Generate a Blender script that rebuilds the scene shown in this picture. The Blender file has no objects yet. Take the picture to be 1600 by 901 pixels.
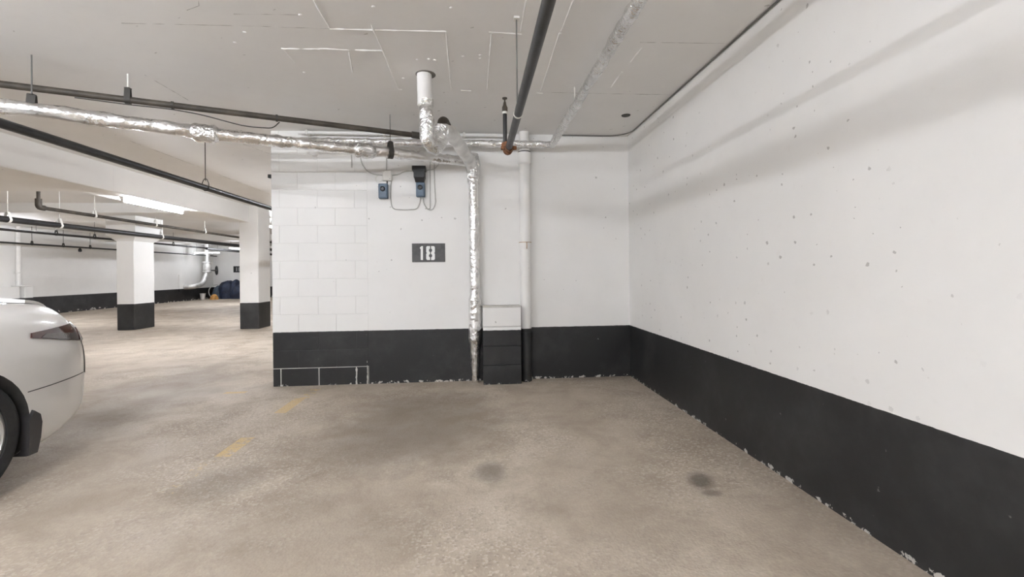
import bpy, bmesh, math, random
from mathutils import Vector, Matrix, noise
from mathutils.bvhtree import BVHTree
random.seed(7)
S = bpy.context.scene
C = S.collection

# ------------------------------------------------------------------ camera
F = 700.0; CX, CY = 800.0, 425.4; CAMZ = 1.165
YAW = math.atan(58 / 700.0); ROLL = 0.0105
cd = bpy.data.cameras.new('camera'); cam = bpy.data.objects.new('camera', cd); C.objects.link(cam)
cd.sensor_fit = 'HORIZONTAL'; cd.sensor_width = 36.0; cd.lens = F / 1600.0 * 36.0
cd.shift_y = -(450.5 - CY) / 1600.0
cd.clip_start = 0.02; cd.clip_end = 200
cam.matrix_world = (Matrix.Translation((0, 0, CAMZ)) @ Matrix.Rotation(-YAW, 4, 'Z')
                    @ Matrix.Rotation(math.pi / 2, 4, 'X') @ Matrix.Rotation(-ROLL, 4, 'Z'))
S.camera = cam

# ------------------------------------------------------------------ world, exposure
w = bpy.data.worlds.new('world'); S.world = w; w.use_nodes = True
w.node_tree.nodes['Background'].inputs[0].default_value = (0.9, 0.92, 1, 1)
w.node_tree.nodes['Background'].inputs[1].default_value = 0.02
S.view_settings.view_transform = 'Standard'; S.view_settings.look = 'None'
S.view_settings.gamma = 1.0; S.view_settings.use_curve_mapping = False
S.view_settings.exposure = 2.08
S.cycles.use_denoising = True
S.cycles.max_bounces = 8; S.cycles.diffuse_bounces = 6; S.cycles.adaptive_threshold = 0.02
TUBE_POWER = 80.0

# ------------------------------------------------------------------ photo helpers: pixel -> ray
_f = Vector((math.sin(YAW), math.cos(YAW), 0)); _r = Vector((math.cos(YAW), -math.sin(YAW), 0)); _u = Vector((0, 0, 1))
RR = _r * math.cos(ROLL) - _u * math.sin(ROLL); UU = _u * math.cos(ROLL) + _r * math.sin(ROLL)
EYE = Vector((0, 0, CAMZ))
def ray(x, y): return _f + RR * ((x - CX) / F) + UU * ((CY - y) / F)
def P(x, y, d): return EYE + ray(x, y) * d
def onz(x, y, z): r = ray(x, y); return EYE + r * ((z - CAMZ) / r.z)
def onx(x, y, X): r = ray(x, y); return EYE + r * (X / r.x)
def ony(x, y, Y): r = ray(x, y); return EYE + r * (Y / r.y)

YB, XR, XE, CEIL, XL, YF = 4.86, 1.712, -2.106, 2.67, -13.45, 24.3
BAND = 0.565
YN = -8.0

# ------------------------------------------------------------------ materials
def nt(name):
    m = bpy.data.materials.new(name); m.use_nodes = True
    t = m.node_tree; b = t.nodes['Principled BSDF']; return m, t, b
def N(t, typ, **kw):
    n = t.nodes.new(typ)
    for k, v in kw.items():
        if k.startswith('i_'):
            key = k[2:]; n.inputs[int(key) if key.isdigit() else key].default_value = v
        else: setattr(n, k, v)
    return n
def lk(t, a, b): t.links.new(a, b)
def math_(t, op, a, b=None, c=None, clamp=False):
    n = t.nodes.new('ShaderNodeMath'); n.operation = op; n.use_clamp = clamp
    for i, v in enumerate((a, b, c)):
        if v is None: continue
        if isinstance(v, (int, float)): n.inputs[i].default_value = v
        else: lk(t, v, n.inputs[i])
    return n.outputs[0]
def mixc(t, fac, a, b):
    n = t.nodes.new('ShaderNodeMix'); n.data_type = 'RGBA'
    for i, v in ((0, fac), (6, a), (7, b)):
        if isinstance(v, (int, float)): n.inputs[i].default_value = v
        elif isinstance(v, tuple): n.inputs[i].default_value = (*v, 1)
        else: lk(t, v, n.inputs[i])
    return n.outputs[2]
def smooth(t, v, lo, hi, a=0.0, b=1.0):
    n = t.nodes.new('ShaderNodeMapRange'); n.interpolation_type = 'SMOOTHSTEP'
    lk(t, v, n.inputs[0])
    for i, x in enumerate((lo, hi, a, b)): n.inputs[i + 1].default_value = x
    return n.outputs[0]
def noise_(t, vec, scale, detail=4, rough=0.55, dist=0.0):
    n = t.nodes.new('ShaderNodeTexNoise'); n.inputs['Scale'].default_value = scale
    n.inputs['Detail'].default_value = detail; n.inputs['Roughness'].default_value = rough
    n.inputs['Distortion'].default_value = dist
    lk(t, vec, n.inputs['Vector']); return n.outputs[0]
def bump_(t, h, b, strength=0.3, dist=0.01):
    n = t.nodes.new('ShaderNodeBump'); n.inputs['Strength'].default_value = strength
    n.inputs['Distance'].default_value = dist
    lk(t, h, n.inputs['Height']); lk(t, n.outputs[0], b.inputs['Normal'])

def simple(name, col, rough=0.5, metal=0.0, var=0.12, scale=12.0, bump=0.0, bscale=60.0, coat=0.0):
    m, t, b = nt(name)
    tc = N(t, 'ShaderNodeTexCoord').outputs['Object']
    n = noise_(t, tc, scale, 5)
    lo = tuple(c * (1 - var) for c in col); hi = tuple(min(1, c * (1 + var)) for c in col)
    lk(t, mixc(t, smooth(t, n, 0.3, 0.7), lo, hi), b.inputs['Base Color'])
    b.inputs['Roughness'].default_value = rough; b.inputs['Metallic'].default_value = metal
    if coat: b.inputs['Coat Weight'].default_value = coat; b.inputs['Coat Roughness'].default_value = 0.04
    if bump: bump_(t, noise_(t, tc, bscale, 4), b, bump, 0.004)
    return m

WHITE = (0.83, 0.82, 0.795)
def wallmat(name, pits=0.5, chips=0.5, band=True, white=WHITE, chip_h=0.05, chip_s=20):
    m, t, b = nt(name)
    pos = N(t, 'ShaderNodeNewGeometry').outputs['Position']
    sx = N(t, 'ShaderNodeSeparateXYZ'); lk(t, pos, sx.inputs[0])
    z = sx.outputs[2]
    n1 = noise_(t, pos, 1.3, 6, 0.6); n2 = noise_(t, pos, 14, 4)
    c = mixc(t, smooth(t, n1, 0.3, 0.75), tuple(x * 0.95 for x in white), white)
    c = mixc(t, smooth(t, n2, 0.58, 0.8, 0, 0.10), c, (0.60, 0.57, 0.52))
    # pits left by air bubbles in the concrete
    v = N(t, 'ShaderNodeTexVoronoi', voronoi_dimensions='2D'); v.inputs['Scale'].default_value = 9.0
    cb = N(t, 'ShaderNodeCombineXYZ'); lk(t, math_(t, 'ADD', sx.outputs[0], math_(t, 'MULTIPLY', sx.outputs[1], 1.0)), cb.inputs[0]); lk(t, math_(t, 'MULTIPLY', z, 1.0) if band else sx.outputs[1], cb.inputs[1])
    wv = N(t, 'ShaderNodeVectorMath', operation='ADD'); sc_ = N(t, 'ShaderNodeVectorMath', operation='SCALE'); nz = N(t, 'ShaderNodeTexNoise'); nz.inputs['Scale'].default_value = 60; lk(t, pos, nz.inputs['Vector']); lk(t, nz.outputs['Color'], sc_.inputs[0]); sc_.inputs['Scale'].default_value = 0.02; lk(t, cb.outputs[0], wv.inputs[0]); lk(t, sc_.outputs[0], wv.inputs[1]); lk(t, wv.outputs[0], v.inputs['Vector'])
    sel = smooth(t, noise_(t, pos, 1.1, 3), 0.40, 0.54)
    colr = N(t, 'ShaderNodeSeparateColor'); lk(t, v.outputs['Color'], colr.inputs[0])
    rad = math_(t, 'MULTIPLY', math_(t, 'MULTIPLY', colr.outputs[0], colr.outputs[0]), 0.095)
    pit = math_(t, 'LESS_THAN', v.outputs['Distance'], rad)
    pit = math_(t, 'MULTIPLY', math_(t, 'MULTIPLY', pit, sel), math_(t, 'GREATER_THAN', colr.outputs[1], 1 - pits))
    c = mixc(t, math_(t, 'MULTIPLY', pit, 0.55), c, (0.22, 0.20, 0.18))
    if band:
        n3 = noise_(t, pos, 2.2, 6, 0.65); n4 = noise_(t, pos, 30, 3)
        blk = mixc(t, smooth(t, n3, 0.42, 0.75), (0.0125, 0.0125, 0.0128), (0.032, 0.032, 0.032))
        spk = smooth(t, n4, 0.735, 0.76)
        blk = mixc(t, math_(t, 'MULTIPLY', spk, 0.5 * chips), blk, (0.35, 0.34, 0.32))
        # flaked paint just above the floor
        n5 = noise_(t, pos, chip_s, 5, 0.65)
        hh = smooth(t, z, 0.012, chip_h, 0.0, 0.30)
        ch = math_(t, 'GREATER_THAN', n5, math_(t, 'ADD', hh, 0.64 - 0.12 * chips))
        blk = mixc(t, ch, blk, (0.50, 0.48, 0.44))
        edge = math_(t, 'ADD', z, math_(t, 'MULTIPLY', math_(t, 'SUBTRACT', noise_(t, pos, 25, 2), 0.5), 0.006))
        isb = math_(t, 'LESS_THAN', edge, BAND)
        c = mixc(t, isb, c, blk)
        lk(t, math_(t, 'SUBTRACT', 0.62, math_(t, 'MULTIPLY', isb, 0.12)), b.inputs['Roughness'])
    else: b.inputs['Roughness'].default_value = 0.65
    lk(t, c, b.inputs['Base Color'])
    h = math_(t, 'SUBTRACT', math_(t, 'MULTIPLY', noise_(t, pos, 5, 6, 0.6), 0.5), math_(t, 'MULTIPLY', pit, 0.6))
    bump_(t, h, b, 0.25, 0.012)
    return m

M = {}
M['wall_right'] = wallmat('painted_concrete_pitted', 0.95, 0.75)
M['wall'] = wallmat('painted_concrete', 0.3, 0.9)
M['block'] = wallmat('painted_block', 0.12, 0.3)
M['joint'] = wallmat('painted_mortar_joint', 0.0, 0.0, white=(0.72, 0.71, 0.685))
M['column'] = wallmat('painted_column', 0.1, -1.0)
M['far'] = wallmat('painted_concrete_far', 0.1, 0.9, chip_h=0.20, chip_s=7)
M['ceil'] = wallmat('painted_ceiling', 0.15, 0, band=False, white=(0.82, 0.81, 0.79))
M['beam'] = wallmat('painted_beam', 0.25, 0, band=False, white=(0.80, 0.785, 0.755))
M['mortar'] = simple('white_mortar', (0.55, 0.53, 0.49), 0.8)
M['seam'] = simple('painted_ridge', (0.80, 0.79, 0.77), 0.5, var=0.05)
M['crack'] = simple('dark_joint', (0.20, 0.185, 0.165), 0.9)
M['blackpipe'] = simple('black_steel', (0.022, 0.021, 0.021), 0.42, 0.2, 0.3, 9, 0.1)
M['greypipe'] = simple('dark_grey_steel', (0.036, 0.035, 0.035), 0.42, 0.3, 0.3, 8, 0.1)
M['brownpipe'] = simple('dusty_brown_iron', (0.056, 0.046, 0.035), 0.6, 0.2, 0.35, 8, 0.15)
M['rust'] = simple('orange_rusty_iron', (0.20, 0.085, 0.035), 0.6, 0.3, 0.5, 40, 0.3)
M['rod'] = simple('grey_hanger_steel', (0.18, 0.175, 0.165), 0.5, 0.5)
M['darkrod'] = simple('dark_hanger_steel', (0.05, 0.046, 0.04), 0.6, 0.3)
M['pvc'] = simple('white_painted_pipe', (0.80, 0.785, 0.76), 0.45, 0, 0.04, 5, 0.05, 20)
M['conduit'] = simple('grey_conduit', (0.50, 0.49, 0.46), 0.45, 0.2)
M['cream'] = simple('cream_plastic', (0.74, 0.72, 0.67), 0.5, 0, 0.04)
M['bluebox'] = simple('slate_blue_plastic', (0.075, 0.115, 0.165), 0.4, 0, 0.12)
M['blackplastic'] = simple('black_plastic', (0.011, 0.011, 0.012), 0.35)
M['plate'] = simple('charcoal_plate', (0.075, 0.073, 0.073), 0.55, 0, 0.2, 18)
M['print'] = simple('white_print', (0.86, 0.86, 0.84), 0.6, 0, 0.03)
M['greyprint'] = simple('grey_print', (0.30, 0.30, 0.30), 0.6)
M['stain'] = simple('rust_stain', (0.42, 0.28, 0.16), 0.7, 0, 0.3, 30)
M['rubber'] = simple('tyre_rubber', (0.016, 0.016, 0.016), 0.75, 0, 0.2, 30, 0.2)
M['flap'] = simple('mud_flap_plastic', (0.045, 0.042, 0.043), 0.45, 0, 0.1)
M['carpaint'] = simple('white_car_paint', (0.74, 0.725, 0.70), 0.28, 0, 0.015, 3, coat=1.0)
M['carglass'] = simple('dark_car_glass', (0.012, 0.013, 0.014), 0.04, 0, 0.05, coat=1.0)
M['gap'] = simple('panel_gap', (0.06, 0.058, 0.055), 0.8)
M['redlens'] = simple('smoked_red_lens', (0.055, 0.012, 0.010), 0.08, 0, 0.2, 10, coat=1.0)
M['darklens'] = simple('smoked_lens', (0.10, 0.085, 0.082), 0.08, 0, 0.15, 10, coat=1.0)
M['alloy'] = simple('silver_alloy', (0.58, 0.57, 0.55), 0.28, 0.7, 0.06)
M['chrome'] = simple('bright_trim', (0.8, 0.8, 0.8), 0.12, 1.0, 0.02)
M['navy'] = simple('navy_tarp', (0.012, 0.020, 0.048), 0.6, 0, 0.4, 6, 0.3, 12)
M['slate'] = simple('slate_blue_cover', (0.06, 0.085, 0.115), 0.6, 0, 0.3, 8, 0.3, 12)
M['orange'] = simple('orange_cloth', (0.62, 0.33, 0.10), 0.7, 0, 0.3, 10)
M['housing'] = simple('white_lamp_housing', (0.82, 0.82, 0.81), 0.4, 0, 0.02)
def foilmat(name, col, rough, s, strength):
    m, t, b = nt(name)
    tc = N(t, 'ShaderNodeTexCoord').outputs['Object']
    b.inputs['Metallic'].default_value = 1.0
    n0 = noise_(t, tc, 7, 4)
    lk(t, mixc(t, smooth(t, n0, 0.3, 0.7), tuple(c * 0.82 for c in col), col), b.inputs['Base Color'])
    lk(t, smooth(t, noise_(t, tc, 5, 3), 0.3, 0.7, rough * 0.75, rough * 1.35), b.inputs['Roughness'])
    v = N(t, 'ShaderNodeTexVoronoi'); v.inputs['Scale'].default_value = s
    nn = N(t, 'ShaderNodeTexNoise'); nn.inputs['Scale'].default_value = s * 0.7; nn.inputs['Detail'].default_value = 3
    lk(t, tc, nn.inputs['Vector'])
    mx = N(t, 'ShaderNodeMix'); mx.data_type = 'RGBA'; mx.blend_type = 'LINEAR_LIGHT'; mx.inputs[0].default_value = 0.06
    lk(t, tc, mx.inputs[6]); lk(t, nn.outputs['Color'], mx.inputs[7]); lk(t, mx.outputs[2], v.inputs['Vector'])
    h = math_(t, 'ADD', v.outputs['Distance'], math_(t, 'MULTIPLY', noise_(t, tc, s * 2.2, 4), 0.6))
    bump_(t, h, b, strength, 0.01)
    return m
M['foil'] = foilmat('crinkled_foil', (0.90, 0.895, 0.885), 0.22, 26, 0.85)
M['foil2'] = foilmat('smooth_foil_wrap', (0.90, 0.89, 0.875), 0.26, 20, 0.55)
M['foil3'] = foilmat('painted_foil_wrap', (0.84, 0.835, 0.82), 0.55, 22, 0.3)
m, t, b = nt('lit_tube'); b.inputs['Base Color'].default_value = (1, 1, 1, 1)
b.inputs['Emission Color'].default_value = (0.95, 0.985, 1.06, 1); b.inputs['Emission Strength'].default_value = TUBE_POWER
M['tube'] = m
M['tube_dim'] = m.copy(); M['tube_dim'].node_tree.nodes['Principled BSDF'].inputs['Emission Strength'].default_value = TUBE_POWER * 0.3
M['tube_old'] = m.copy(); M['tube_old'].node_tree.nodes['Principled BSDF'].inputs['Emission Strength'].default_value = TUBE_POWER * 1.25

def floormat():
    m, t, b = nt('worn_concrete_floor')
    pos = N(t, 'ShaderNodeNewGeometry').outputs['Position']
    sx = N(t, 'ShaderNodeSeparateXYZ'); lk(t, pos, sx.inputs[0]); X, Y = sx.outputs[0], sx.outputs[1]
    big = noise_(t, pos, 0.55, 6, 0.6, 0.4); mid = noise_(t, pos, 2.6, 6, 0.65, 0.3); fine = noise_(t, pos, 45, 4, 0.7)
    c = mixc(t, smooth(t, big, 0.34, 0.66), (0.385, 0.32, 0.25), (0.545, 0.47, 0.38))
    c = mixc(t, smooth(t, mid, 0.40, 0.72, 0, 0.65), c, (0.285, 0.23, 0.175))
    c = mixc(t, smooth(t, fine, 0.35, 0.7, 0, 0.30), c, (0.29, 0.245, 0.20))
    # exposed sand and aggregate
    v = N(t, 'ShaderNodeTexVoronoi'); v.inputs['Scale'].default_value = 85; lk(t, pos, v.inputs['Vector'])
    sc = N(t, 'ShaderNodeSeparateColor'); lk(t, v.outputs['Color'], sc.inputs[0])
    near = smooth(t, noise_(t, pos, 0.9, 4), 0.38, 0.6)
    c = mixc(t, math_(t, 'MULTIPLY', math_(t, 'GREATER_THAN', sc.outputs[0], 0.80), math_(t, 'MULTIPLY', near, 0.40)), c, (0.66, 0.60, 0.52))
    c = mixc(t, math_(t, 'MULTIPLY', math_(t, 'LESS_THAN', sc.outputs[0], 0.10), math_(t, 'MULTIPLY', near, 0.28)), c, (0.13, 0.105, 0.085))
    wob = math_(t, 'MULTIPLY', math_(t, 'SUBTRACT', noise_(t, pos, 3.5, 5, 0.65), 0.5), 1.3)
    def ell(px, py, rx, ry, amt, col, soft=0.55, ang=0.0):
        nonlocal c
        p = onz(px, py, 0)
        dx = math_(t, 'SUBTRACT', X, p.x); dy = math_(t, 'SUBTRACT', Y, p.y)
        ca, sa = math.cos(ang), math.sin(ang)
        ex = math_(t, 'DIVIDE', math_(t, 'ADD', math_(t, 'MULTIPLY', dx, ca), math_(t, 'MULTIPLY', dy, sa)), rx)
        ey = math_(t, 'DIVIDE', math_(t, 'SUBTRACT', math_(t, 'MULTIPLY', dy, ca), math_(t, 'MULTIPLY', dx, sa)), ry)
        d = math_(t, 'SQRT', math_(t, 'ADD', math_(t, 'MULTIPLY', ex, ex), math_(t, 'MULTIPLY', ey, ey)))
        d = math_(t, 'ADD', d, wob)
        c = mixc(t, smooth(t, d, 1.0 - soft, 1.0 + soft, amt, 0.0), c, col)
    # oil stains where cars have stood
    ell(655, 655, 0.62, 0.75, 0.72, (0.17, 0.135, 0.10))
    ell(585, 700, 0.55, 0.4, 0.48, (0.20, 0.16, 0.125))
    ell(764, 736, 0.085, 0.12, 0.62, (0.12, 0.10, 0.08))
    ell(1096, 750, 0.055, 0.09, 0.75, (0.09, 0.075, 0.06), 0.6, -0.4)
    ell(1112, 770, 0.05, 0.03, 0.6, (0.10, 0.085, 0.07), 0.6)
    ell(345, 755, 0.22, 0.18, 0.45, (0.17, 0.14, 0.11))
    ell(905, 590, 0.5, 0.12, 0.45, (0.22, 0.18, 0.14))
    ell(430, 820, 0.75, 0.35, 0.35, (0.23, 0.185, 0.145))
    ell(950, 800, 0.35, 0.45, 0.25, (0.25, 0.20, 0.155))
    # tyre-worn dark lane and dirt beside the parked car
    ell(215, 620, 0.55, 1.7, 0.50, (0.20, 0.165, 0.13), 0.6, 0.05)
    ell(330, 612, 0.5, 0.28, 0.30, (0.50, 0.46, 0.41))
    # worn yellow bay line
    wear = noise_(t, pos, 17, 6, 0.75)
    def bar(x0, y0, x1, y1, half, thr, along='y'):
        nonlocal c
        a = onz(x0, y0, 0); q = onz(x1, y1, 0); cx, cy = (a.x + q.x) / 2, (a.y + q.y) / 2
        hx, hy = (half, abs(a.y - q.y) / 2) if along == 'y' else (abs(a.x - q.x) / 2, half)
        ax = math_(t, 'LESS_THAN', math_(t, 'ABSOLUTE', math_(t, 'SUBTRACT', X, cx)), hx)
        ay = math_(t, 'LESS_THAN', math_(t, 'ABSOLUTE', math_(t, 'SUBTRACT', Y, cy)), hy)
        k = math_(t, 'MULTIPLY', math_(t, 'MULTIPLY', ax, ay), smooth(t, wear, thr - 0.04, thr + 0.08, 0, 0.82))
        c = mixc(t, k, c, (0.58, 0.425, 0.20))
    bar(436, 645, 470, 622, 0.05, 0.38); bar(338, 714, 395, 683, 0.05, 0.44); bar(250, 772, 338, 716, 0.045, 0.57)
    bar(352, 613, 384, 613, 0.035, 0.42, 'x'); bar(470, 622, 500, 606, 0.05, 0.52)
    lk(t, c, b.inputs['Base Color'])
    lk(t, smooth(t, mid, 0.3, 0.7, 0.55, 0.8), b.inputs['Roughness'])
    h = math_(t, 'ADD', math_(t, 'MULTIPLY', fine, 0.5), math_(t, 'ADD', math_(t, 'MULTIPLY', v.outputs['Distance'], 0.35), math_(t, 'MULTIPLY', mid, 1.2)))
    bump_(t, h, b, 0.5, 0.006)
    return m
M['floor'] = floormat()

# ------------------------------------------------------------------ mesh helpers
class MB:
    def __init__(s): s.v = []; s.f = []
    def add(s, vs, fs):
        o = len(s.v); s.v += [tuple(x) for x in vs]; s.f += [tuple(i + o for i in f) for f in fs]
        return s
    def box(s, lo, hi, bev=0.0):
        bm = bmesh.new(); bmesh.ops.create_cube(bm, size=1)
        lo, hi = Vector(lo), Vector(hi)
        for q in bm.verts: q.co = Vector([lo[i] + (q.co[i] + 0.5) * (hi[i] - lo[i]) for i in range(3)])
        if bev: bmesh.ops.bevel(bm, geom=bm.edges[:], offset=bev, segments=2, profile=0.5, affect='EDGES')
        bm.verts.index_update()
        s.add([q.co for q in bm.verts], [[q.index for q in f.verts] for f in bm.faces]); bm.free(); return s
    def rings(s, rings, close=True, cap=True):
        n = len(rings[0]); vs = [p for r in rings for p in r]; fs = []
        for k in range(len(rings) - 1):
            for i in range(n if close else n - 1):
                j = (i + 1) % n
                fs.append((k * n + i, k * n + j, (k + 1) * n + j, (k + 1) * n + i))
        if cap:
            fs.append(tuple(reversed(range(n)))); fs.append(tuple(range((len(rings) - 1) * n, len(rings) * n)))
        return s.add(vs, fs)
    def tube(s, pts, r, seg=12, bend=0.0, step=None, jit=0.0, cap=True, nseed=0.0, nscale=18.0):
        pts = [Vector(p) for p in pts]
        if bend and len(pts) > 2:
            out = [pts[0]]
            for a, b_, c_ in zip(pts, pts[1:], pts[2:]):
                d0 = (a - b_); d1 = (c_ - b_); q = min(bend, d0.length * 0.49, d1.length * 0.49)
                p0 = b_ + d0.normalized() * q; p1 = b_ + d1.normalized() * q
                for k in range(7):
                    u = k / 6; out.append(p0 * (1 - u) ** 2 + b_ * 2 * u * (1 - u) + p1 * u * u)
            out.append(pts[-1]); pts = out
        if step:
            out = []
            for a, b_ in zip(pts, pts[1:]):
                k = max(1, int((b_ - a).length / step)); out += [a.lerp(b_, i / k) for i in range(k)]
            pts = out + [pts[-1]]
        L = [0]
        for a, b_ in zip(pts, pts[1:]): L.append(L[-1] + (b_ - a).length)
        tan = [(pts[min(i + 1, len(pts) - 1)] - pts[max(i - 1, 0)]).normalized() for i in range(len(pts))]
        up = Vector((0, 0, 1)) if abs(tan[0].z) < 0.9 else Vector((1, 0, 0))
        nrm = (up - tan[0] * up.dot(tan[0])).normalized(); rings = []
        for i, p in enumerate(pts):
            nrm = (nrm - tan[i] * nrm.dot(tan[i])).normalized(); bn = tan[i].cross(nrm)
            rad = r(L[i] / max(L[-1], 1e-6)) if callable(r) else r
            ring = []
            for k in range(seg):
                a = 2 * math.pi * k / seg; d = nrm * math.cos(a) + bn * math.sin(a)
                q = p + d * rad
                if jit: q += d * jit * noise.noise(q * nscale + Vector((nseed, 0, 0)))
                ring.append(q)
            rings.append(ring)
        return s.rings(rings, True, cap)
    def lathe(s, prof, origin, axis, seg=24):
        axis = Vector(axis).normalized(); o = Vector(origin)
        up = Vector((0, 0, 1)) if abs(axis.z) < 0.9 else Vector((1, 0, 0))
        a1 = (up - axis * up.dot(axis)).normalized(); a2 = axis.cross(a1)
        return s.rings([[o + axis * h + (a1 * math.cos(2 * math.pi * k / seg) + a2 * math.sin(2 * math.pi * k / seg)) * max(r, 1e-4)
                         for k in range(seg)] for r, h in prof])
    def build(s, name, m, parent=None, ang=35, smooth_=True):
        me = bpy.data.meshes.new(name); me.from_pydata(s.v, [], s.f)
        bm = bmesh.new(); bm.from_mesh(me); bmesh.ops.recalc_face_normals(bm, faces=bm.faces[:]); bm.to_mesh(me); bm.free()
        if smooth_:
            me.polygons.foreach_set('use_smooth', [True] * len(me.polygons)); me.set_sharp_from_angle(angle=math.radians(ang))
        me.materials.append(M[m] if isinstance(m, str) else m)
        o = bpy.data.objects.new(name, me); C.objects.link(o)
        if parent:
            o.parent = parent
            o.matrix_parent_inverse = parent.matrix_world.inverted()
        return o
def tag(o, label, cat, group=None):
    o['label'] = label; o['category'] = cat
    if group: o['group'] = group
    return o
def thing(name, label, cat, loc, group=None):
    o = bpy.data.objects.new(name, None); C.objects.link(o); o.location = loc; o.empty_display_size = 0.1
    o.matrix_world = Matrix.Translation(loc)
    return tag(o, label, cat, group)
def struct(o): o['kind'] = 'structure'; return o
def bx(name, lo, hi, m, parent=None, bev=0.0): return MB().box(lo, hi, bev).build(name, m, parent, 8)

# ------------------------------------------------------------------ the shell
T = 0.25
struct(bx('floor', (XL - T, YN - T, -0.2), (XR + T, YF + T, 0), 'floor'))
ceil = struct(bx('ceiling', (XL - T, YN - T, CEIL), (XR + T, YF + T, CEIL + 0.25), 'ceil'))
struct(bx('wall_right', (XR, YN, 0), (XR + T, YF, CEIL), 'wall_right'))
struct(bx('wall_left', (XL - T, YN, 0), (XL, YF, CEIL), 'far'))
struct(bx('wall_far', (XL, YF, 0), (XR, YF + T, CEIL), 'far'))
struct(bx('wall_near', (XL, YN - T, 0), (XR, YN, CEIL), 'far'))
XJ = ony(575, 450, YB).x
wb = struct(bx('wall_back', (XJ, YB, 0), (XR, YB + 0.2, CEIL), 'wall'))
# block-built end of the back wall
core = struct(bx('wall_back_block', (XE + 0.004, YB + 0.0025, 0.19), (XJ, YB + 0.197, CEIL), 'joint'))
bx('mortar_bed', (XE + 0.003, YB + 0.002, 0), (XJ, YB + 0.197, 0.1895), 'mortar', core)
CH = 0.1865; J = 0.006
rows = 15
xs_bottom = [ony(p, 590, YB).x for p in (439, 498.5, 557)]
block_meshes = {}
def block(x0, x1, z0, z1):
    key = (round(x1 - x0, 3), round(z1 - z0, 3))
    if key not in block_meshes:
        o = MB().box((0, 0, 0), (x1 - x0, 0.2, z1 - z0), 0.003).build('block', 'block', core, 8)
        block_meshes[key] = o.data
    else:
        o = bpy.data.objects.new('block', block_meshes[key]); C.objects.link(o); o.parent = core
    o.location = (x0, YB + random.uniform(-0.0008, 0.0008), z0)
for k in range(rows):
    z0 = k * CH; z1 = min(CEIL, z0 + CH)
    if z1 - z0 < 0.02: continue
    jo = xs_bottom if k % 2 == 0 else [x - 0.2 for x in xs_bottom]
    cuts = sorted({round(x, 4) for x in [XE] + [x for x in jo if XE + 0.05 < x < XJ - 0.05] + [XJ]})
    g = 0.0045 if k < 1 else 0.0022
    for a, q in zip(cuts, cuts[1:]):
        block(a + (0 if a == cuts[0] else g), q - g, z0 + (0.0 if k == 0 else g * 0.8), z1 - g * 0.8)

mb = MB(); xk = ony(574, 580, YB).x
mb.tube([(xk, YB + 0.001, 0.0), (xk + 0.004, YB + 0.001, 0.12), (xk - 0.002, YB + 0.001, 0.26)], lambda u: 0.008 * (1.15 - u), 6, 0, 0.015, 0.006, nscale=40)
mb.build('chipped_joint', 'mortar', core)
xk = ony(557, 590, YB).x
MB().tube([(xk, YB + 0.001, 0.0), (xk + 0.004, YB + 0.001, 0.17)], 0.009, 6, 0, 0.012, 0.009, nscale=40).build('chipped_joint', 'mortar', core)

# downstand beams
def beam(lo, hi): return struct(bx('beam', lo, hi, 'beam', None, 0.012))
XB = -4.87; ZB = 2.315
beam((-9.2, YN, ZB), (XB, 6.5, CEIL + 0.02)); beam((-5.32, 6.49, ZB), (XB, 10.2, CEIL + 0.02))
beam((XL, 9.8, 2.47), (-5.33, 11.3, CEIL + 0.02)); beam((XL, 17.2, 2.44), (-3.0, 17.7, CEIL + 0.02))

# columns
def column(x0, x1, y0, y1, label, cap):
    t_ = thing('column', label, 'column', ((x0 + x1) / 2, (y0 + y1) / 2, 0), 'concrete columns in the garage')
    bx('shaft', (x0, y0, 0), (x1, y1, CEIL if not cap else 2.0), 'column', t_, 0.012)
    if cap:
        e = 0.12
        def rect(z, g): return [(x0 - g, y0 - g, z), (x1 + g, y0 - g, z), (x1 + g, y1 + g, z), (x0 - g, y1 + g, z)]
        MB().rings([rect(1.93, -0.001), rect(2.05, e), rect(2.50, e)]).build('capital', 'column', t_)
    return t_
a = onz(183, 516, 0); b2 = onz(207, 516, 0); column(a.x, b2.x, a.y, a.y + 0.62, 'white square column with flared capital and black base', True)
a2 = onz(375, 514, 0); b3 = onz(402.5, 514, 0); column(a2.x, b3.x, a2.y, a2.y + 0.56, 'white square column with black base beside the block wall end', False)

# ceiling: ridges left by formwork boards, and hairline joints
def cz(px, py): p = onz(px, py, CEIL); return Vector((p.x, p.y, CEIL))
def ridge(pts, wd=0.0085, h=0.004, m='seam', name='form_ridge'):
    mb = MB()
    p = [cz(*q) for q in pts]
    mb.tube([q + Vector((0, 0, 0.001)) for q in p], (lambda u: wd * (0.6 + 0.5 * noise.noise(Vector((u * 13 + p[0].x * 7, p[0].y, 0))))), 6, step=0.03, jit=wd * 0.5)
    o = mb.build(name, m, ceil)
    return o
for pts in [[(515, 45), (600, 47)], [(600, 47), (697, 49)], [(490, 0), (515, 44)], [(442, 76), (500, 76.5)], [(498, 75.5), (545, 78)], [(555, 78), (598, 79)],
            [(442, 76), (460, 97)], [(545, 79), (551, 113)], [(580, 38), (598, 79), (622, 139)], [(697, 50), (705, 140)], [(768, 52), (761, 140)], [(764, 50), (815, 53)],
            [(822, 0), (813, 52)], [(874, 52), (845, 142)], [(896, 0), (877, 48)], [(720, 141), (736, 141.5)], [(622, 139), (628, 139.5)],
            [(838, 145), (848, 145.5)], [(1003, 75), (985, 97)], [(972, 112), (955, 136)]]:
    ridge(pts)
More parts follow.
